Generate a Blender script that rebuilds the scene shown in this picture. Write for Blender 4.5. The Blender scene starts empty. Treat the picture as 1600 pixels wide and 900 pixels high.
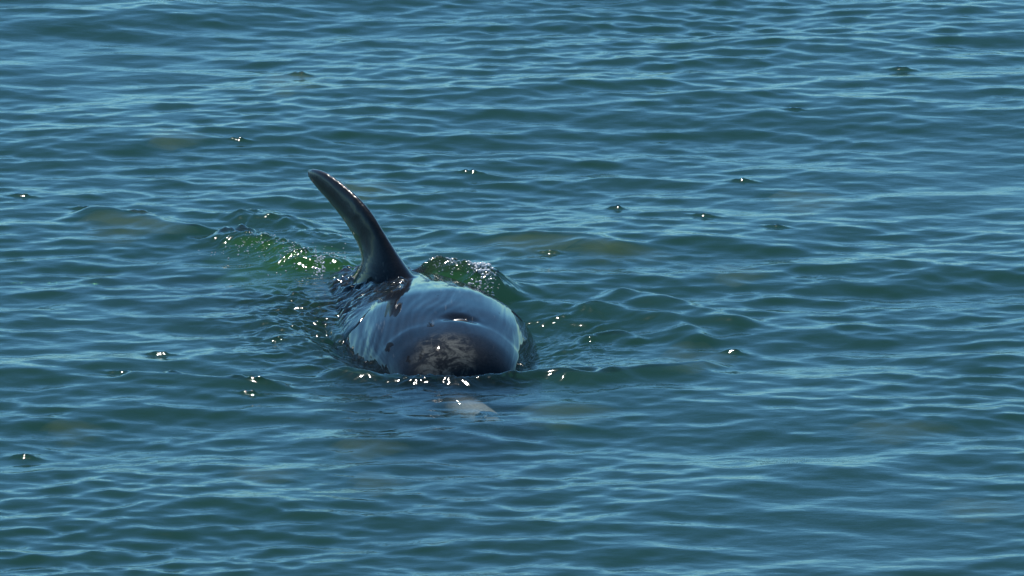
import bpy, bmesh, math, random
import numpy as np
from mathutils import Vector

random.seed(4); RNG = np.random.default_rng(11)
scene = bpy.context.scene
C = scene.collection

# ------------------------------------------------------------------ camera
ELEV = math.radians(12.0)            # the lens looks down on the water at 12 degrees
DIST = 28.0
TARGET = np.array([0.13, 1.09, 0.0])
CAM = TARGET + DIST * np.array([0, -math.cos(ELEV), math.sin(ELEV)])
FOCAL = 379.0
cd = bpy.data.cameras.new('camera'); cam = bpy.data.objects.new('camera', cd); C.objects.link(cam)
cam.location = CAM
cam.rotation_euler = (math.pi/2 - ELEV, 0, 0)
cd.lens = FOCAL; cd.sensor_width = 36; cd.clip_end = 8000; cd.clip_start = 0.1
scene.camera = cam

# ------------------------------------------------------------------ sky, sun, exposure
SUN_EL, SUN_AZ = math.radians(57), math.radians(-18)   # azimuth from +Y (behind the dolphin), negative = to the left
sun_dir = Vector((math.sin(SUN_AZ)*math.cos(SUN_EL), math.cos(SUN_AZ)*math.cos(SUN_EL), math.sin(SUN_EL)))
w = bpy.data.worlds.new('World'); scene.world = w; w.use_nodes = True
nt = w.node_tree; nt.nodes.clear()
sky = nt.nodes.new('ShaderNodeTexSky'); sky.sky_type = 'NISHITA'; sky.sun_disc = False
sky.sun_elevation = SUN_EL; sky.sun_rotation = SUN_AZ
sky.air_density = 0.7; sky.dust_density = 0.0; sky.ozone_density = 5.0
bg = nt.nodes.new('ShaderNodeBackground'); bg.inputs['Strength'].default_value = 0.125
wo = nt.nodes.new('ShaderNodeOutputWorld')
tint = nt.nodes.new('ShaderNodeMix'); tint.data_type = 'RGBA'; tint.blend_type = 'MULTIPLY'; tint.inputs[0].default_value = 1
tint.inputs[7].default_value = (0.61, 0.99, 1.01, 1)       # the photograph's cool white balance, over the whole sky alike
nt.links.new(sky.outputs[0], tint.inputs[6]); nt.links.new(tint.outputs[2], bg.inputs['Color']); nt.links.new(bg.outputs[0], wo.inputs['Surface'])
sl = bpy.data.lights.new('sun', 'SUN'); sl.energy = 4.0; sl.angle = math.radians(0.53); sl.color = (1, 0.96, 0.88)
so = bpy.data.objects.new('sun', sl); C.objects.link(so)
so.rotation_euler = (-sun_dir).to_track_quat('-Z', 'Y').to_euler()
so.location = (0, 0, 20)
vs = scene.view_settings
vs.view_transform = 'Standard'; vs.look = 'None'; vs.exposure = 0.0; vs.gamma = 1.0; vs.use_curve_mapping = False
scene.render.engine = 'CYCLES'
cy = scene.cycles
cy.use_denoising = True
cy.max_bounces = 8; cy.glossy_bounces = 4; cy.diffuse_bounces = 2; cy.volume_bounces = 1
cy.transparent_max_bounces = 16; cy.transmission_bounces = 4
cy.sample_clamp_indirect = 4.0

# pixel of the photograph (1600 x 900) -> point on the horizontal plane at height z
def on_water(px, py, z=0.0):
    k = 36.0 / FOCAL / 1600.0
    d = np.array([(px-800)*k, 0, 0]) + np.array([0, math.cos(ELEV), -math.sin(ELEV)]) - (py-450)*k*np.array([0, math.sin(ELEV), math.cos(ELEV)])
    t = (z - CAM[2]) / d[2]
    p = CAM + t*d
    return p[0], p[1]

# ------------------------------------------------------------------ helpers
def tag(o, label=None, cat=None, group=None, kind=None):
    if label: o['label'] = label
    if cat: o['category'] = cat
    if group: o['group'] = group
    if kind: o['kind'] = kind
    return o

def mesh_from_arrays(name, co, quads):
    me = bpy.data.meshes.new(name)
    me.vertices.add(len(co)); me.vertices.foreach_set('co', np.ascontiguousarray(co, dtype=np.float32).ravel())
    n = len(quads)
    me.loops.add(n*4); me.loops.foreach_set('vertex_index', np.ascontiguousarray(quads, dtype=np.int32).ravel())
    me.polygons.add(n); me.polygons.foreach_set('loop_start', np.arange(0, n*4, 4, dtype=np.int32))
    me.polygons.foreach_set('use_smooth', np.ones(n, dtype=bool))
    me.update(calc_edges=True); me.validate()
    return me

def spline(xs, ys):
    """monotone cubic through points, returns a function"""
    xs = np.array(xs, float); ys = np.array(ys, float)
    h = np.diff(xs); d = np.diff(ys)/h
    m = np.empty_like(xs); m[0] = d[0]; m[-1] = d[-1]
    for i in range(1, len(xs)-1):
        if d[i-1]*d[i] <= 0: m[i] = 0
        else:
            w1 = 2*h[i]+h[i-1]; w2 = h[i]+2*h[i-1]
            m[i] = (w1+w2)/(w1/d[i-1]+w2/d[i])
    def f(x):
        x = np.clip(np.asarray(x, float), xs[0], xs[-1])
        i = np.clip(np.searchsorted(xs, x)-1, 0, len(xs)-2)
        t = (x-xs[i])/h[i]
        return ((1+2*t)*(1-t)**2*ys[i] + t*(1-t)**2*h[i]*m[i] + t*t*(3-2*t)*ys[i+1] + t*t*(t-1)*h[i]*m[i+1])
    return f

def sstep(a, b, x):
    t = np.clip((x-a)/(b-a), 0, 1); return t*t*(3-2*t)

# node helper
class NT:
    def __init__(s, name):
        s.m = bpy.data.materials.new(name); s.m.use_nodes = True
        s.t = s.m.node_tree; s.t.nodes.clear()
        s.out = s.t.nodes.new('ShaderNodeOutputMaterial')
    def n(s, typ, **kw):
        nd = s.t.nodes.new(typ)
        for k, v in kw.items():
            if k in nd.inputs: nd.inputs[k].default_value = v
            else: setattr(nd, k, v)
        return nd
    def l(s, a, b): s.t.links.new(a, b)
    def math(s, op, a, b=None, clamp=False):
        nd = s.t.nodes.new('ShaderNodeMath'); nd.operation = op; nd.use_clamp = clamp
        for i, v in enumerate((a, b)):
            if v is None: continue
            if isinstance(v, (int, float)): nd.inputs[i].default_value = v
            else: s.l(v, nd.inputs[i])
        return nd.outputs[0]
    def ramp(s, v, a, b, lo=0.0, hi=1.0):
        nd = s.t.nodes.new('ShaderNodeMapRange'); nd.interpolation_type = 'SMOOTHSTEP'
        s.l(v, nd.inputs[0]); nd.inputs[1].default_value = a; nd.inputs[2].default_value = b
        nd.inputs[3].default_value = lo; nd.inputs[4].default_value = hi
        return nd.outputs[0]
    def mix(s, f, a, b):
        nd = s.t.nodes.new('ShaderNodeMix'); nd.data_type = 'RGBA'
        s.l(f, nd.inputs[0])
        for v, i in ((a, 6), (b, 7)):
            if isinstance(v, tuple): nd.inputs[i].default_value = (*v, 1)
            else: s.l(v, nd.inputs[i])
        return nd.outputs[2]

# ------------------------------------------------------------------ materials
def water_material():
    M = NT('sea_water')
    geo = M.n('ShaderNodeTexCoord')
    mp = M.n('ShaderNodeMapping'); mp.inputs['Scale'].default_value = (1, 1.6, 1); M.l(geo.outputs['Object'], mp.inputs[0])
    nz = M.n('ShaderNodeTexNoise', Scale=26.0, Detail=3.0, Roughness=0.5); M.l(mp.outputs[0], nz.inputs['Vector'])
    bp = M.n('ShaderNodeBump', Strength=0.10, Distance=0.010); M.l(nz.outputs[0], bp.inputs['Height'])
    n3 = M.n('ShaderNodeTexNoise', Scale=130.0, Detail=2.0); M.l(geo.outputs['Object'], n3.inputs['Vector'])
    bp0 = bp; bp = M.n('ShaderNodeBump', Strength=0.07, Distance=0.003); M.l(n3.outputs[0], bp.inputs['Height']); M.l(bp0.outputs[0], bp.inputs['Normal'])
    fr = M.n('ShaderNodeFresnel', IOR=1.333); M.l(bp.outputs[0], fr.inputs['Normal'])
    gl = M.n('ShaderNodeBsdfGlossy', Roughness=0.065); M.l(bp.outputs[0], gl.inputs['Normal'])
    gl.inputs['Color'].default_value = (1, 1, 1, 1)
    tr = M.n('ShaderNodeBsdfTransparent')
    mx = M.n('ShaderNodeMixShader'); M.l(fr.outputs[0], mx.inputs[0]); M.l(tr.outputs[0], mx.inputs[1]); M.l(gl.outputs[0], mx.inputs[2])
    M.l(mx.outputs[0], M.out.inputs['Surface'])
    sc = M.n('ShaderNodeVolumeScatter', Density=1.0, Anisotropy=0.0); sc.inputs['Color'].default_value = (0.125, 0.30, 0.295, 1)
    ab = M.n('ShaderNodeVolumeAbsorption', Density=3.2); ab.inputs['Color'].default_value = (0.34, 0.62, 0.48, 1)
    ad = M.n('ShaderNodeAddShader'); M.l(sc.outputs[0], ad.inputs[0]); M.l(ab.outputs[0], ad.inputs[1])
    M.l(ad.outputs[0], M.out.inputs['Volume'])
    return M.m

def skin_material():
    M = NT('wet_dolphin_skin')
    tc = M.n('ShaderNodeTexCoord'); P = tc.outputs['Object']
    sep = M.n('ShaderNodeSeparateXYZ'); M.l(P, sep.inputs[0])
    X, Y, Z = sep.outputs
    # broad tone + grain
    n1 = M.n('ShaderNodeTexNoise', Scale=9.0, Detail=5.0, Roughness=0.6); M.l(P, n1.inputs['Vector'])
    grain = M.n('ShaderNodeTexNoise', Scale=160.0, Detail=3.0); M.l(P, grain.inputs['Vector'])
    base = M.mix(M.ramp(n1.outputs[0], .35, .7), (0.010, 0.013, 0.018), (0.020, 0.022, 0.026))
    ms = M.n('ShaderNodeMapping'); ms.inputs['Scale'].default_value = (70, 7, 30); ms.inputs['Rotation'].default_value = (.2, .1, .5); M.l(P, ms.inputs[0])
    sn = M.n('ShaderNodeTexNoise', Scale=1.0, Detail=2.0); M.l(ms.outputs[0], sn.inputs['Vector'])
    base = M.mix(M.ramp(sn.outputs[0], .66, .72, 0, .6), base, (0.085, 0.085, 0.082))
    # brownish scuffed skin on the forehead
    def dist(cx, cyy, cz, sx, sy, sz):
        v = M.n('ShaderNodeVectorMath', operation='SUBTRACT'); M.l(P, v.inputs[0]); v.inputs[1].default_value = (cx, cyy, cz)
        q = M.n('ShaderNodeVectorMath', operation='DIVIDE'); M.l(v.outputs[0], q.inputs[0]); q.inputs[1].default_value = (sx, sy, sz)
        L = M.n('ShaderNodeVectorMath', operation='LENGTH'); M.l(q.outputs[0], L.inputs[0]); return L.outputs['Value']
    d = dist(-0.038, 0.07, 0.03, 0.092, 0.13, 0.085)
    n2 = M.n('ShaderNodeTexNoise', Scale=22.0, Detail=8.0, Roughness=0.7, Distortion=0.8); M.l(P, n2.inputs['Vector'])
    scuff = M.math('MULTIPLY', M.ramp(d, 1.05, .55), M.ramp(n2.outputs[0], .46, .60))
    soft = M.math('MULTIPLY', M.ramp(d, 1.25, .5), 0.35)
    base2 = M.mix(soft, base, (0.040, 0.038, 0.033)); base = M.mix(scuff, base2, (0.120, 0.120, 0.108))
    # dorsal fin is a warm brown grey
    base = M.mix(M.math('MULTIPLY', M.ramp(Z, .06, .16), M.ramp(Y, .75, .9)), base, (0.021, 0.018, 0.017))
    # pale snout tip and belly
    base = M.mix(M.ramp(Y, -.015, -.08), base, (0.46, 0.40, 0.40))
    base = M.mix(M.ramp(Z, -.24, -.36), base, (0.30, 0.29, 0.29))
    g = M.mix(M.ramp(grain.outputs[0], .3, .7), (0.8, 0.8, 0.8), (1.15, 1.15, 1.15))
    mul = M.n('ShaderNodeMix', data_type='RGBA', blend_type='MULTIPLY'); mul.inputs[0].default_value = 1
    M.l(base, mul.inputs[6]); M.l(g, mul.inputs[7])
    # film of running water: streaks along the body, broken by bare patches
    mp = M.n('ShaderNodeMapping'); mp.inputs['Scale'].default_value = (1.0, 0.10, 1.0); M.l(P, mp.inputs[0])
    st = M.n('ShaderNodeTexNoise', Scale=12.0, Detail=3.0, Roughness=0.45, Distortion=0.7); M.l(mp.outputs[0], st.inputs['Vector'])
    mp2 = M.n('ShaderNodeMapping'); mp2.inputs['Scale'].default_value = (1.0, 0.45, 1.0); mp2.inputs['Location'].default_value = (.57, .1, .3); M.l(P, mp2.inputs[0])
    pt = M.n('ShaderNodeTexNoise', Scale=19.0, Detail=4.0, Roughness=0.55); M.l(mp2.outputs[0], pt.inputs['Vector'])
    bare = M.ramp(pt.outputs[0], .66, .70)
    bmp = M.n('ShaderNodeBump', Strength=0.42, Distance=0.02); M.l(st.outputs[0], bmp.inputs['Height'])
    gb = M.n('ShaderNodeBump', Strength=0.25, Distance=0.002); M.l(grain.outputs[0], gb.inputs['Height'])
    p = M.n('ShaderNodeBsdfPrincipled', Roughness=0.42, IOR=1.40)
    M.l(M.ramp(M.math('MULTIPLY', M.ramp(Z, .06, .12), M.ramp(Y, .75, .9)), 0, 1, .42, .30), p.inputs['Roughness'])
    p.inputs['Coat IOR'].default_value = 1.333; p.inputs['Coat Roughness'].default_value = 0.06
    M.l(M.ramp(bare, 0, 1, 1.0, 0.15), p.inputs['Coat Weight'])
    p.inputs['Specular IOR Level'].default_value = 0.04
    M.l(M.math('MULTIPLY', M.math('MULTIPLY', M.ramp(Z, .06, .12), M.ramp(Y, .75, .9)), .25), p.inputs['Specular IOR Level'])
    M.l(mul.outputs[2], p.inputs['Base Color']); M.l(gb.outputs[0], p.inputs['Normal']); M.l(bmp.outputs[0], p.inputs['Coat Normal'])
    M.l(p.outputs[0], M.out.inputs['Surface'])
    return M.m

def simple(name, col, rough=.5, coat=0.0, scale=40):
    M = NT(name); tc = M.n('ShaderNodeTexCoord')
    nz = M.n('ShaderNodeTexNoise', Scale=scale, Detail=5.0); M.l(tc.outputs['Object'], nz.inputs['Vector'])
    c = M.mix(M.ramp(nz.outputs[0], .3, .7), tuple(x*.7 for x in col), tuple(min(1, x*1.2) for x in col))
    p = M.n('ShaderNodeBsdfPrincipled', Roughness=rough); p.inputs['Coat Weight'].default_value = coat; p.inputs['Coat Roughness'].default_value = .05
    M.l(c, p.inputs['Base Color']); M.l(p.outputs[0], M.out.inputs['Surface'])
    return M.m

WATER = water_material(); SKIN = skin_material()
BLOW = simple('blowhole_skin', (0.055, 0.042, 0.036), .35, .5, 120)
SAND = simple('sea_bed_sand', (0.16, 0.15, 0.09), .9, 0, 3)
def bubble_material():
    M = NT('air_bubbles_in_water')
    v = M.n('ShaderNodeVolumeScatter', Density=1.3); v.inputs['Color'].default_value = (0.30, 0.80, 0.12, 1)
    ab = M.n('ShaderNodeVolumeAbsorption', Density=5.0); ab.inputs['Color'].default_value = (0.40, 0.75, 0.10, 1)
    ad = M.n('ShaderNodeAddShader'); M.l(v.outputs[0], ad.inputs[0]); M.l(ab.outputs[0], ad.inputs[1]); M.l(ad.outputs[0], M.out.inputs['Volume'])
    return M.m
BUBBLES = bubble_material()
def olive_glow_material():  # added olive scatter, stands in for sunlit sea bed seen through wave faces
    M = NT('olive_glow_in_water')
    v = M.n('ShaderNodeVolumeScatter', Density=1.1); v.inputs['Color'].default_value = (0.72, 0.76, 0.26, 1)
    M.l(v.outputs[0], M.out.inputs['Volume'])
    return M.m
OLIVE_GLOW = olive_glow_material()
FOAM = simple('white_foam', (0.72, 0.76, 0.78), .15, 1.0, 200)

# ------------------------------------------------------------------ dolphin shape functions (Y = distance behind the forehead, Z = 0 is the water)
top = spline([-.170, -.161, -.125, -.06, -.02, 0.0, .02, .05, .09, .15, .28, .40, .55, .70, .85, 1.0, 1.2, 1.6, 2.1, 2.5],
             [-.086, -.068, -.057, -.047, -.035, -.010, .022, .050, .070, .086, .096, .103, .104, .091, .072, .054, .024, -.07, -.18, -.25])
bot = spline([-.170, -.161, -.125, -.06, 0.0, .05, .15, .3, .6, .9, 1.3, 1.8, 2.2, 2.5],
             [-.086, -.103, -.112, -.118, -.14, -.17, -.22, -.28, -.36, -.41, -.43, -.37, -.33, -.29])
hw = spline([-.170, -.161, -.125, -.06, -.02, 0.0, .02, .05, .10, .20, .30, .45, .60, .80, 1.1, 1.4, 1.8, 2.2, 2.5],
            [.006, .028, .042, .051, .060, .082, .108, .135, .160, .192, .222, .256, .270, .275, .262, .215, .13, .05, .03])
cx = spline([-.170, -.07, 0, .2, .4, .6, .85, 1.2, 1.6, 2.1, 2.5], [.092, .040, .004, -.022, -.042, -.066, -.115, -.23, -.42, -.72, -1.0])
rollf = spline([-.170, .2, .5, .85, 1.3, 2.5], [0, .02, .09, .22, .25, .1])

def spine(y):
    e = .004
    return float(cx(y)), math.atan2(float(cx(y+e)-cx(y-e)), 2*e)     # x and yaw of the tangent

def body_point(y, ang):
    """point on the skin; ang 0 = top, +90 deg = image right"""
    t, b, h = float(top(y)), float(bot(y)), float(hw(y))
    mid, hh = (t+b)/2, (t-b)/2
    n = 2.15
    sx, cz = math.sin(ang), math.cos(ang)
    r = (abs(sx)**n + abs(cz)**n) ** (-1/n)
    u, v = h*r*sx, hh*r*cz
    ro = float(rollf(y)); u, v = u*math.cos(ro) - v*math.sin(ro), u*math.sin(ro) + v*math.cos(ro)
    x0, yaw = spine(y)
    return np.array([x0 + u*math.cos(yaw), y - u*math.sin(yaw), mid + v])

def loft_body():
    ys = np.concatenate([np.linspace(-.170, .12, 66), np.linspace(.125, 1.2, 110), np.linspace(1.21, 2.5, 70)])
    NA = 96
    co = np.array([body_point(y, 2*math.pi*k/NA) for y in ys for k in range(NA)])
    bm = bmesh.new()
    vsx = [bm.verts.new(c) for c in co]
    for i in range(len(ys)-1):
        for k in range(NA):
            a, b = i*NA+k, i*NA+(k+1) % NA
            bm.faces.new((vsx[a], vsx[b], vsx[b+NA], vsx[a+NA]))
    bm.faces.new(vsx[:NA]); bm.faces.new(vsx[-NA:][::-1])
    return bm

def add_blade(bm, lead, trail, thick, frame, nv=28, nc=20):
    """a fin: lead(t), trail(t) give (u, v) of both edges for t in 0..1, thick(t) the half thickness, frame maps (u, v, w) to space"""
    rings = []
    for i in range(nv+1):
        t = i/nv
        L, T = np.array(lead(t)), np.array(trail(t))
        rd = math.sqrt(max(0, 1-((t-.86)/.141)**2)) if t > .86 else 1.0      # round the tip off
        mid = (L+T)/2; L, T = mid+(L-mid)*rd, mid+(T-mid)*rd
        ring = []
        for k in range(2*nc):
            a = 2*math.pi*k/(2*nc)
            c = (1-math.cos(a))/2                      # 0 leading .. 1 trailing
            prof = 2.6*(math.sqrt(max(c, 0))*(1-c)*.62 + .12*math.sin(math.pi*c))   # blunt front, thin back
            ww = prof*thick(t)*max(rd, .3)*(1 if a <= math.pi else -1)
            uv = L + (T-L)*c
            ring.append(bm.verts.new(frame(uv[0], uv[1], ww)))
        rings.append(ring)
    n = 2*nc
    for i in range(nv):
        for k in range(n):
            bm.faces.new((rings[i][k], rings[i][(k+1) % n], rings[i+1][(k+1) % n], rings[i+1][k]))
    bm.faces.new(rings[0][::-1]); bm.faces.new(rings[-1])

def fin_frame(origin, back, up):
    back = Vector(back).normalized(); up = Vector(up); up = (up - back*up.dot(back)).normalized(); side = back.cross(up)
    o = Vector(origin)
    return lambda u, v, w: o + back*u + up*v + side*w

def curve2(pts):
    ts = np.linspace(0, 1, len(pts)); fu = spline(ts, [p[0] for p in pts]); fv = spline(ts, [p[1] for p in pts])
    return lambda t: (float(fu(t)), float(fv(t)))

def build_dolphin():
    bm = loft_body()
    # dorsal fin
    yb = .86
    base = (-.143, .875, .052)
    fpsi, flean = math.radians(31), math.radians(8)
    back = Vector((-math.sin(fpsi), math.cos(fpsi), -.05)).normalized()
    up = Vector((-math.sin(flean)*math.cos(fpsi), -math.sin(flean)*math.sin(fpsi), math.cos(flean))); up = (up-back*up.dot(back)).normalized()
    nrm = back.cross(up)
    def uv(px, py):                                  # where the line of sight meets the fin's plane
        k = 36.0/FOCAL/1600.0
        d = Vector(((px-800)*k, math.cos(ELEV)-(py-450)*k*math.sin(ELEV), -math.sin(ELEV)-(py-450)*k*math.cos(ELEV)))
        p0 = Vector(CAM.tolist()); t = (Vector(base)-p0).dot(nrm)/d.dot(nrm); q = p0+d*t-Vector(base)
        return q.dot(back), q.dot(up)
    L1 = uv(640, 447)
    lead = curve2([(L1[0]-.11, L1[1]-.075), (L1[0]-.02, L1[1]-.012), uv(626, 418), uv(611, 390), uv(596, 362), uv(581, 336), uv(565, 315), uv(548, 298), uv(522, 277), uv(500, 264), uv(486, 259)])
    T1 = uv(566, 418)
    trail = curve2([(T1[0]+.20, T1[1]-.10), (T1[0]+.09, T1[1]-.042), (T1[0]+.03, T1[1]-.008), uv(565, 404), uv(559, 385), uv(548, 364), uv(535, 344), uv(520, 325), uv(501, 303), uv(484, 283), uv(473, 270)])
    add_blade(bm, lead, trail, lambda t: .024*(1-t)**.8 + .010 + .075*max(0, 1-t/.45)**2, fin_frame(base, back, up), 60, 22)
    # flippers
    for s in (-1, 1):
        o = body_point(.50, math.radians(128)*s)
        x0, yaw = spine(.5)
        fr = fin_frame(o, (-.25*s*0 + s*.35, .8, -.2), (s*.75, .25, -.55))
        add_blade(bm, curve2([(-.08, -.05), (-.03, .08), (.04, .20), (.13, .30), (.19, .335)]),
                  curve2([(.10, -.05), (.11, .08), (.14, .18), (.19, .28), (.21, .33)]), lambda t: .022*(1-t)+.006, fr, 20, 14)
    # flukes
    x0, yaw = spine(2.45); tail = np.array([x0, 2.45, -.28])
    bk = Vector((math.sin(yaw), math.cos(yaw), 0))
    for s in (-1, 1):
        side = Vector((math.cos(yaw)*s, -math.sin(yaw)*s, 0))
        fr = fin_frame(tail - np.array(side)*.02, bk, side)
        add_blade(bm, curve2([(-.16, -.02), (-.05, .08), (.06, .18), (.15, .27), (.20, .31)]),
                  curve2([(.10, -.02), (.13, .08), (.15, .18), (.19, .26), (.225, .31)]), lambda t: .022*(1-t)+.006, fr, 20, 14)
    bmesh.ops.recalc_face_normals(bm, faces=bm.faces)
    me = bpy.data.meshes.new('raw'); bm.to_mesh(me); bm.free()
    tmp = bpy.data.objects.new('raw', me); C.objects.link(tmp)
    r = tmp.modifiers.new('r', 'REMESH'); r.mode = 'VOXEL'; r.voxel_size = .0055; r.use_smooth_shade = True
    s = tmp.modifiers.new('s', 'SMOOTH'); s.factor = .5; s.iterations = 14
    dg = bpy.context.evaluated_depsgraph_get()
    out = bpy.data.meshes.new_from_object(tmp.evaluated_get(dg))
    bpy.data.objects.remove(tmp); bpy.data.meshes.remove(me)
    out.name = 'body'
    # blowhole hollow and the raised lip in front of it
    n = len(out.vertices); co = np.empty(n*3, np.float32); out.vertices.foreach_get('co', co); co = co.reshape(-1, 3)
    b = body_point(.285, math.radians(9))
    dx, dy = co[:, 0]-b[0], co[:, 1]-b[1]
    upm = co[:, 2] > 0
    hol = np.exp(-((dx/.036)**2 + ((dy + 6*dx*dx)/.024)**2)**1.2)
    co[:, 2] += upm*-.012*hol
    # edge of the sheet of water running off the forehead: a low swell round the head
    nr = np.empty(n*3, np.float32); out.vertices.foreach_get('normal', nr); nr = nr.reshape(-1, 3)
    yy = co[:, 1] - .225 + .25*(co[:, 0]-b[0])**2 + .004*np.sin(co[:, 0]*60)
    swell = (.0016+.0008*np.sin(co[:, 0]*38+1.2))*np.exp(-(np.where(yy < 0, yy/.050, yy/.024))**2)
    X_, Y_ = co[:, 0], co[:, 1]
    wv = X_*100 + 2.2*np.sin(Y_*6+1) + 1.3*np.sin(X_*23+Y_*11)
    rill = .00026*np.sin(wv) + .00026*np.sin(2.3*wv+3*np.sin(Y_*9)) + .0008*np.sin(X_*41+3*np.sin(Y_*4.3))
    swell = swell + rill*np.clip((Y_-.16)/.12, 0, 1)*np.clip((.80-Y_)/.1, 0, 1)
    co += nr*(swell*(co[:, 2] > -.12))[:, None]
    out.vertices.foreach_set('co', co.ravel()); out.update()
    for p in out.polygons: p.use_smooth = True
    out.materials.append(SKIN)

    root = bpy.data.objects.new('dolphin', None); C.objects.link(root)
    root.location = (-.06, .6, -.36); root.empty_display_size = .2
    tag(root, 'grey dolphin surfacing with its curved dorsal fin and wet back out of the water', 'dolphin')
    bo = bpy.data.objects.new('body', out); C.objects.link(bo); bo.parent = root; bo.location = -root.location
    # blowhole plug
    bm = bmesh.new(); NR, NA = 8, 32
    rows = []
    for i in range(NR+1):
        rr = i/NR
        rows.append([])
        for k in range(NA):
            a = 2*math.pi*k/NA
            x = .024*rr*math.cos(a); y = .012*rr*math.sin(a) - 6*x*x + .002
            z = b[2] + float(top(.285+y)) - float(top(.285)) - .0105 + .0055*(1-rr**2) - .012*max(0, rr-.8)
            rows[-1].append(bm.verts.new((b[0]+x, b[1]+y, z)))
    for i in range(1, NR):
        for k in range(NA):
            bm.faces.new((rows[i][k], rows[i+1][k], rows[i+1][(k+1) % NA], rows[i][(k+1) % NA]))
    bm.faces.new(rows[1])
    for k in range(NA): bm.verts.remove(rows[0][k])
    for f in bm.faces: f.smooth = True
    me = bpy.data.meshes.new('blowhole'); bm.to_mesh(me); bm.free(); me.materials.append(BLOW)
    po = bpy.data.objects.new('blowhole', me); C.objects.link(po); po.parent = root; po.location = -root.location
    po['label'] = 'brown closed blowhole on top of the head'
    return root

# ------------------------------------------------------------------ water
def axis(segments, grow, far):
    """grid lines: fine between the given breaks, growing outwards to the horizon"""
    a = []
    for lo, hi, st in segments:
        a += list(np.arange(lo, hi - st*.5, st))
    a.append(segments[-1][1])
    st = segments[-1][2]; x = a[-1]
    while x < far: st *= grow; x += st; a.append(x)
    st = segments[0][2]; x = a[0]; pre = []
    while x > -far: st *= grow; x -= st; pre.append(x)
    return np.array(pre[::-1] + a)

def waves(comp, x, y, h, chop=.9):
    z = np.zeros_like(x); ox = np.zeros_like(x); oy = np.zeros_like(x)
    for lam, th, amp, ph in comp:
        k = 2*math.pi/lam
        f = sstep(3.0, 7.0, lam/h)
        cxk, syk = math.cos(th), math.sin(th)
        p = (k*(x*cxk + y*syk) + ph).astype(np.float32)
        z += f*amp*np.cos(p); s = f*amp*np.sin(p)*chop
        ox -= s*cxk; oy -= s*syk
    return z, ox, oy

def ridge_dist(x, y, pts):
    """signed-ish distance to a polyline and the position 0..1 along it"""
    best = np.full(x.shape, 1e9, np.float32); par = np.zeros_like(x); sgn = np.zeros_like(x)
    P = [np.array(p) for p in pts]; L = np.cumsum([0]+[np.linalg.norm(P[i+1]-P[i]) for i in range(len(P)-1)])
    for i in range(len(P)-1):
        d = P[i+1]-P[i]; l = np.linalg.norm(d); d = d/l
        rx, ry = x-P[i][0], y-P[i][1]
        t = np.clip(rx*d[0]+ry*d[1], 0, l)
        ex, ey = rx-t*d[0], ry-t*d[1]
        q = np.hypot(ex, ey); m = q < best
        best[m] = q[m]; par[m] = ((L[i]+t)/L[-1])[m]; sgn[m] = np.sign(d[0]*ry-d[1]*rx)[m]
    return best*sgn, par

def fine(x, y, lams, n, seed, aniso=1.0):
    r = np.random.default_rng(seed); z = np.zeros_like(x)
    wx = .012*np.sin(x*37+y*21+seed) + .008*np.sin(y*61-x*17)
    wy = .012*np.sin(y*33-x*25+seed*2) + .008*np.sin(x*57+y*13)
    for i in range(n):
        lam = lams[0]*(lams[1]/lams[0])**r.random(); th = r.random()*6.283; k = 6.283/lam
        z += lam*np.cos(k*((x+wx)*math.cos(th)*aniso+(y+wy)*math.sin(th))+r.random()*6.283)
    return z/math.sqrt(n)/((lams[0]+lams[1])/2)

def skin_height():
    """height of the bare back (no fin) on a 1 cm grid"""
    x0, y0, st, nx, ny = -.60, .30, .01, 70, 130
    g = np.full((ny, nx), -.5)
    for yb in np.arange(.2, 1.8, .004):
        for a in np.radians(np.arange(-100, 60, 1.2)):
            p = body_point(yb, a); i, j = int((p[1]-y0)/st), int((p[0]-x0)/st)
            if 0 <= i < ny and 0 <= j < nx: g[i, j] = max(g[i, j], p[2])
    for _ in range(4):
        q = np.pad(g, 1, mode='edge'); g = (q[1:-1, 1:-1]*2 + q[:-2, 1:-1] + q[2:, 1:-1] + q[1:-1, :-2] + q[1:-1, 2:])/6
    def f(x, y):
        u = np.clip((x-x0)/st, 0, nx-1.01); v = np.clip((y-y0)/st, 0, ny-1.01)
        i, j = v.astype(int), u.astype(int); a, b = u-j, v-i
        return (g[i, j]*(1-a)+g[i, j+1]*a)*(1-b) + (g[i+1, j]*(1-a)+g[i+1, j+1]*a)*b
    return f
SKIN_Z = skin_height()

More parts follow.
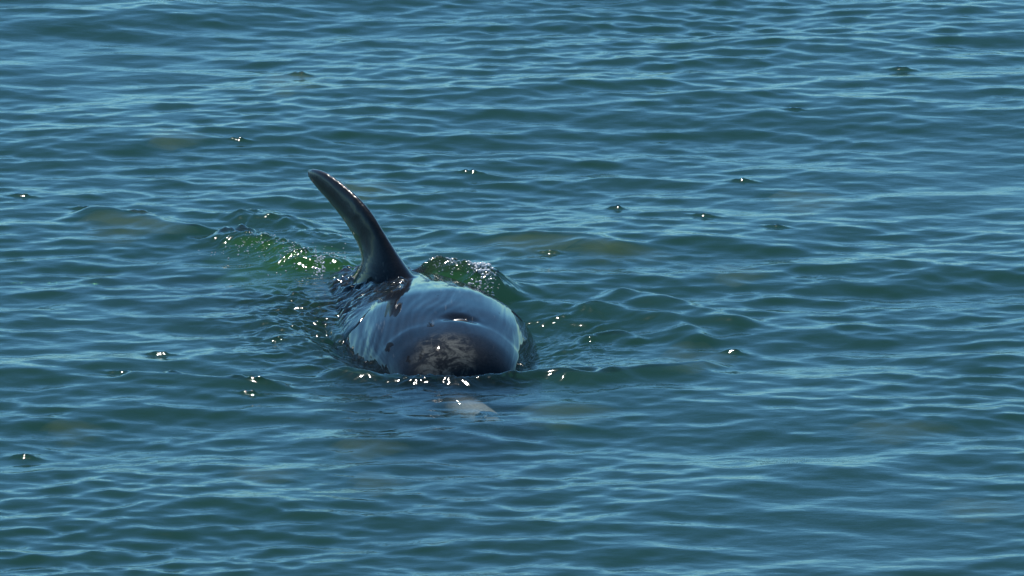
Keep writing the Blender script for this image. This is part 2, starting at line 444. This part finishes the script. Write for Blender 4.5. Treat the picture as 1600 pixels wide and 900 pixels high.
def water_level(x, y):
    """the disturbance that the swimming dolphin makes, at the given points (metres)"""
    dz = np.zeros_like(x); calm = np.ones_like(x); r5 = np.random.default_rng(5)
    cxa = cx(y).astype(np.float32); ha = hw(y).astype(np.float32)
    rx = x - cxa
    near = np.exp(-(np.maximum(np.abs(rx)-ha*.8, 0)/.10)**2) * sstep(-.05, .12, y)*sstep(1.0, .5, y)
    calm *= 1 - .75*near
    calm *= 1 - .7*np.exp(-((x-.06)/.16)**2-((y+.16)/.20)**2)
    dz -= .040*near
    # bow ridge hugging the forehead
    for pts, amp, wf, wb in (
        ([(-.36, .10), (-.22, -.01), (-.10, -.055), (.02, -.07), (.10, -.045), (.20, .01), (.30, .05), (.46, .03)], .022, .045, .022),
        ([on_water(850, 592), on_water(930, 597), on_water(985, 585), on_water(1060, 578), on_water(1130, 560)], .020, .06, .03),
        ([on_water(900, 480), on_water(960, 488), on_water(1040, 500), on_water(1110, 540)], .020, .07, .04),
        ([on_water(940, 462), on_water(1010, 470), on_water(1090, 492), on_water(1190, 510)], .022, .09, .05),
        ([on_water(900, 525), on_water(960, 520), on_water(1010, 532)], .014, .06, .03),
        ([on_water(120, 330), on_water(220, 345), on_water(330, 370)], .020, .08, .05),
        ([on_water(640, 368), on_water(760, 372), on_water(880, 380), on_water(1010, 402)], .020, .10, .06),
        ([on_water(180, 590), on_water(280, 594), on_water(400, 603), on_water(470, 602)], .014, .05, .03),
        ([on_water(400, 500), on_water(480, 540), on_water(540, 575)], .012, .06, .04)):
        d, t = ridge_dist(x, y, pts)
        wd = np.where(d < 0, wf, wb)
        dz += amp*np.exp(-(d/wd)**2)*sstep(0, .12, t)*sstep(1, .85, t)
    # short steep wavelets that catch the sun
    for px, py in ((35, 308), (375, 222), (738, 269), (1100, 339), (1215, 357), (1242, 176), (1410, 109), (961, 323), (860, 400), (1145, 548),
                   (40, 711), (130, 327), (222, 342), (1160, 284), (270, 590), (372, 598), (405, 603), (430, 536), (512, 524), (392, 617), (250, 556), (190, 586), (468, 116)):
        ax, ay = on_water(px, py); q = r5.random(4)
        dx, dy = x-ax, y-ay; n = (np.abs(dx) < .2) & (np.abs(dy) < .2)
        if not n.any(): continue
        u, v = dx[n], dy[n]; calm[n] *= 1-.6*np.exp(-(u/.07)**2-(v/.06)**2)
        dz[n] += (.0092+.0014*q[0])*np.exp(-(u/(.022+.014*q[1]))**2-((v+.36*u+.2*u*(q[2]-.5))/(.0125+.002*q[3]))**2)*(1+.12*np.sin(u*260+q[0]*6)+.10*np.sin(u*150-v*200))
    # wash thrown up behind the fin
    wash = np.zeros_like(x)
    for pts, amp, wd, rough in (
        ([on_water(345, 366), on_water(420, 392), on_water(490, 418), on_water(560, 422)], .038, .080, 1),
        ([on_water(352, 345), on_water(400, 338), on_water(470, 360), on_water(545, 382)], .018, .08, .4),
        ([on_water(645, 446), on_water(700, 450), on_water(745, 458), on_water(785, 478)], .058, .07, 1)):
        d, t = ridge_dist(x, y, pts)
        e = np.exp(-(d/wd)**2)*sstep(-.02, .12, t)*sstep(1.02, .85, t)
        dz += amp*e; wash = np.maximum(wash, e*rough)
    # thin sheet sliding over the right flank
    p = on_water(565, 465); q = on_water(500, 500)
    flank = np.exp(-(((x-p[0])/.15)**2+((y-p[1]+.05)/.30)**2))
    dz += .012*flank
    left = np.exp(-(((x-q[0])/.20)**2+((y-q[1])/.5)**2))
    rp = on_water(880, 530); right = np.exp(-(((x-rp[0])/.13)**2+((y-rp[1])/.33)**2))
    bw = np.exp(-((x+.02)/.22)**2-((y+.05)/.06)**2)
    m = (wash > .02) | (flank > .02) | (left > .02) | (right > .02) | (bw > .02)
    xm, ym = x[m], y[m]
    tf = fine(xm, ym, (.03, .08), 40, 3); ts = fine(xm, ym, (.015, .032), 40, 7)
    dz[m] += wash[m]*(.0042*tf + .0015*np.abs(tf)+.0018*ts) + flank[m]*(.0030*tf+.0022*ts) + left[m]*(.0032*tf+.0010*ts) \
        + right[m]*(.0026*tf+.0007*ts) + bw[m]*(.0026*tf+.0016*ts)
    # sheet of water sliding over the back beside and behind the fin
    sx = SKIN_Z(x, y).astype(np.float32)
    d, t = ridge_dist(x, y, [on_water(520, 560, -.05), on_water(545, 520, .01), on_water(598, 467, .065), on_water(648, 448, .09)])
    inside = (x > -.58) * sstep(-.085, -.16, x) * ((y > .32) & (y < 1.55))
    cover = sstep(-.03, -.005, d)*sstep(.02, .30, t)*inside*sstep(-.10, -.03, sx)*sstep(1.45, 1.2, y)
    sheet = sx - .006 + .012*sstep(.0, .10, d).astype(np.float32)
    sheet[m] += (.0042*tf + .0024*ts)*sstep(.02, .12, d[m])
    calm *= 1-cover
    dz = dz*(1-cover) + np.maximum(sheet, dz*.3)*cover
    return dz, calm

def build_water():
    gx = axis([(-2.7, -1.7, .013), (-1.7, -.85, .008), (-.85, .75, .0043), (.75, 1.9, .008), (1.9, 3.0, .013)], 1.16, 4000)
    gy = axis([(-3.4, -2.3, .012), (-2.3, -.30, .0068), (-.30, 1.6, .0052), (1.6, 3.2, .0074), (3.2, 5.8, .0085), (5.8, 8.0, .014)], 1.16, 4000)
    X, Y = np.meshgrid(gx, gy); hx = np.gradient(gx); hy = np.gradient(gy)
    H = np.maximum(hx[None, :], hy[:, None]).astype(np.float32).ravel()
    x = X.ravel().astype(np.float32); y = Y.ravel().astype(np.float32)
    comp = []
    r = np.random.default_rng(21)
    def band(l0, l1, n, slope, mean, spread):
        for i in range(n):
            lam = l0*(l1/l0)**((i+r.random())/n)
            th = mean + r.normal()*spread
            k = 2*math.pi/lam
            comp.append((lam, th, slope*math.sqrt(2.0/n)/k, r.random()*6.283))
    down = math.radians(-90)
    band(1.0, 2.6, 14, .024, down+.30, .40)
    band(.38, 1.0, 26, .033, down+.25, .45)
    band(.19, .38, 36, .044, down+.12, .50)
    big = len(comp)
    band(.09, .19, 44, .066, down+.05, .55)
    band(.05, .09, 30, .046, down, .95)
    z, ox, oy = waves(comp[:big], x, y, H)
    z2, ox2, oy2 = waves(comp[big:], x, y, H)
    # lighter and stronger breaths of wind
    g = .95 + .42*np.sin(x*1.7+y*.55+1.0)*np.sin(y*.9-x*.5) + .22*np.sin(x*3.9-y*1.3+2.)*np.sin(y*2.1+x*1.1+.6)
    z += z2*g; ox += ox2*g; oy += oy2*g
    near = (np.abs(x) < 3) & (y > -2.4) & (y < 5.5)
    dz = np.zeros_like(x); calm = np.ones_like(x)
    dz[near], calm[near] = water_level(x[near], y[near])
    z = z*calm + dz
    co = np.stack([x+ox*calm, y+oy*calm, z], 1)
    nx, ny = len(gx), len(gy)
    idx = np.arange(nx*ny).reshape(ny, nx)
    quads = np.stack([idx[:-1, :-1], idx[:-1, 1:], idx[1:, 1:], idx[1:, :-1]], -1).reshape(-1, 4)
    me = mesh_from_arrays('water', co, quads); me.materials.append(WATER)
    o = bpy.data.objects.new('water', me); C.objects.link(o); tag(o, kind='structure')
    print('WATER quads', len(quads))
    return o

def build_seabed():
    g = axis([(-12, 12, .8)], 1.4, 4200)
    X, Y = np.meshgrid(g, g); x, y = X.ravel(), Y.ravel()
    z = -4.0 + .12*np.sin(x*.9+y*.4)+.08*np.sin(y*1.7-x*.6)
    n = len(g); idx = np.arange(n*n).reshape(n, n)
    quads = np.stack([idx[:-1, :-1], idx[:-1, 1:], idx[1:, 1:], idx[1:, :-1]], -1).reshape(-1, 4)
    me = mesh_from_arrays('sea_bed', np.stack([x, y, z], 1), quads); me.materials.append(SAND)
    o = bpy.data.objects.new('sea_bed', me); C.objects.link(o); tag(o, kind='structure')

# ------------------------------------------------------------------ foam
def build_foam(water, spots, label, seed):
    r = np.random.default_rng(seed)
    bm = bmesh.new(); bmesh.ops.create_icosphere(bm, subdivisions=2, radius=1.0)
    V = np.array([v.co[:] for v in bm.verts]); F = [[v.index for v in f.verts] for f in bm.faces]; bm.free()
    co, fa = [], []
    for px, py, sx, sy, n, rmax in spots:
        for _ in range(n):
            ax, ay = on_water(px + r.normal()*sx, py + r.normal()*sy, .03)
            ok, loc, nor, _i = water.ray_cast(Vector((ax, ay, 2)), Vector((0, 0, -1)))
            if not ok: continue
            rad = .0012 + (rmax-.0012)*r.random()**3
            base = len(co)*len(V)
            co.append(V*np.array([1, 1, .75])*rad + np.array(loc) + np.array([0, 0, rad*.3]))
            fa += [[i+base for i in f] for f in F]
    me = bpy.data.meshes.new('foam'); me.from_pydata(np.concatenate(co).tolist(), [], fa); me.materials.append(FOAM)
    me.polygons.foreach_set('use_smooth', np.ones(len(me.polygons), dtype=bool))
    o = bpy.data.objects.new('foam', me); C.objects.link(o)
    tag(o, label, 'foam', kind='stuff')

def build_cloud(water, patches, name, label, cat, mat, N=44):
    """air stirred into the water or an added olive glow, just under the surface: a closed lens whose top follows the waves"""
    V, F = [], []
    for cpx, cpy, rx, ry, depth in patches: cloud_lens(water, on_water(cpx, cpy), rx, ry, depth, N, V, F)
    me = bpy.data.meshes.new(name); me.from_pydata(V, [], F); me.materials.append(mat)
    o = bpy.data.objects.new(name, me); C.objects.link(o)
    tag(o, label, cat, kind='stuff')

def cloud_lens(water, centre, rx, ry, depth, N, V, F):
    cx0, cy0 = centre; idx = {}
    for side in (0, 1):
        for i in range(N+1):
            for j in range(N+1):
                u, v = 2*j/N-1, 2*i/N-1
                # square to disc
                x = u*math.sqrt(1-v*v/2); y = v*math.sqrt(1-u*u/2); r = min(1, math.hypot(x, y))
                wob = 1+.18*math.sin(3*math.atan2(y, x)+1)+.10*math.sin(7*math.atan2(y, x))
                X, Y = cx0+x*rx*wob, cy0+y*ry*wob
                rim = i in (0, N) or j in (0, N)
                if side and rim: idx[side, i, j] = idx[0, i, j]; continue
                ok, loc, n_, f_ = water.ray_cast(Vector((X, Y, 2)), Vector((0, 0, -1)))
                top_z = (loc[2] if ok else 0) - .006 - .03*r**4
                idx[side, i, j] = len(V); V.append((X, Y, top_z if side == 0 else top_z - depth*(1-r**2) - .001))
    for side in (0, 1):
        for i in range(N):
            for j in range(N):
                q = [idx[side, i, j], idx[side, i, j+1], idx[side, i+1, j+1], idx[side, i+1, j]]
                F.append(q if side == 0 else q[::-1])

import time as _t
t0 = _t.time(); build_seabed(); water = build_water(); print('water', _t.time()-t0)
t0 = _t.time(); build_dolphin(); print('dolphin', _t.time()-t0)

bpy.context.view_layer.update()
build_foam(water, [(752, 440, 8, 4, 520, .0058), (740, 457, 5, 3, 260, .0054), (766, 462, 7, 5, 220, .0036), (715, 432, 14, 5, 120, .0028), (680, 432, 10, 5, 50, .0024)],
           'white foam bubbles on the small green wave beside the base of the dorsal fin', 1)
build_foam(water, [(500, 408, 5, 4, 120, .0038), (470, 395, 28, 9, 120, .0028), (400, 375, 30, 6, 100, .0026), (520, 385, 25, 10, 50, .0024)],
           'sparse foam bubbles in the green wash behind the trailing edge of the fin', 2)
build_cloud(water, [(455, 398, .24, .26, .10)], 'bubble_cloud', 'bright green bubbly water under the wash behind the trailing edge of the fin', 'bubbles', BUBBLES)
build_cloud(water, [(705, 450, .095, .13, .08)], 'bubble_cloud', 'green bubbly water inside the small wave beside the base of the dorsal fin', 'bubbles', BUBBLES)
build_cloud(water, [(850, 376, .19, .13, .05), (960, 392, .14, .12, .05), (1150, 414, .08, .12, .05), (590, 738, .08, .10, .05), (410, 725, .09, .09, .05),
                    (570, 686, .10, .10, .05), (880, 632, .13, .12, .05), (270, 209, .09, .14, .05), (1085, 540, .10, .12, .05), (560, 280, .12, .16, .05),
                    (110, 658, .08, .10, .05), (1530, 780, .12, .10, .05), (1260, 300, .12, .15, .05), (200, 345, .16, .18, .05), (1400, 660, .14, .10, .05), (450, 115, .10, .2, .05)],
            'olive_glow', 'added olive patches just under the surface, standing in for sunlit sea bed showing through the waves', 'olive_glow', OLIVE_GLOW, 20)
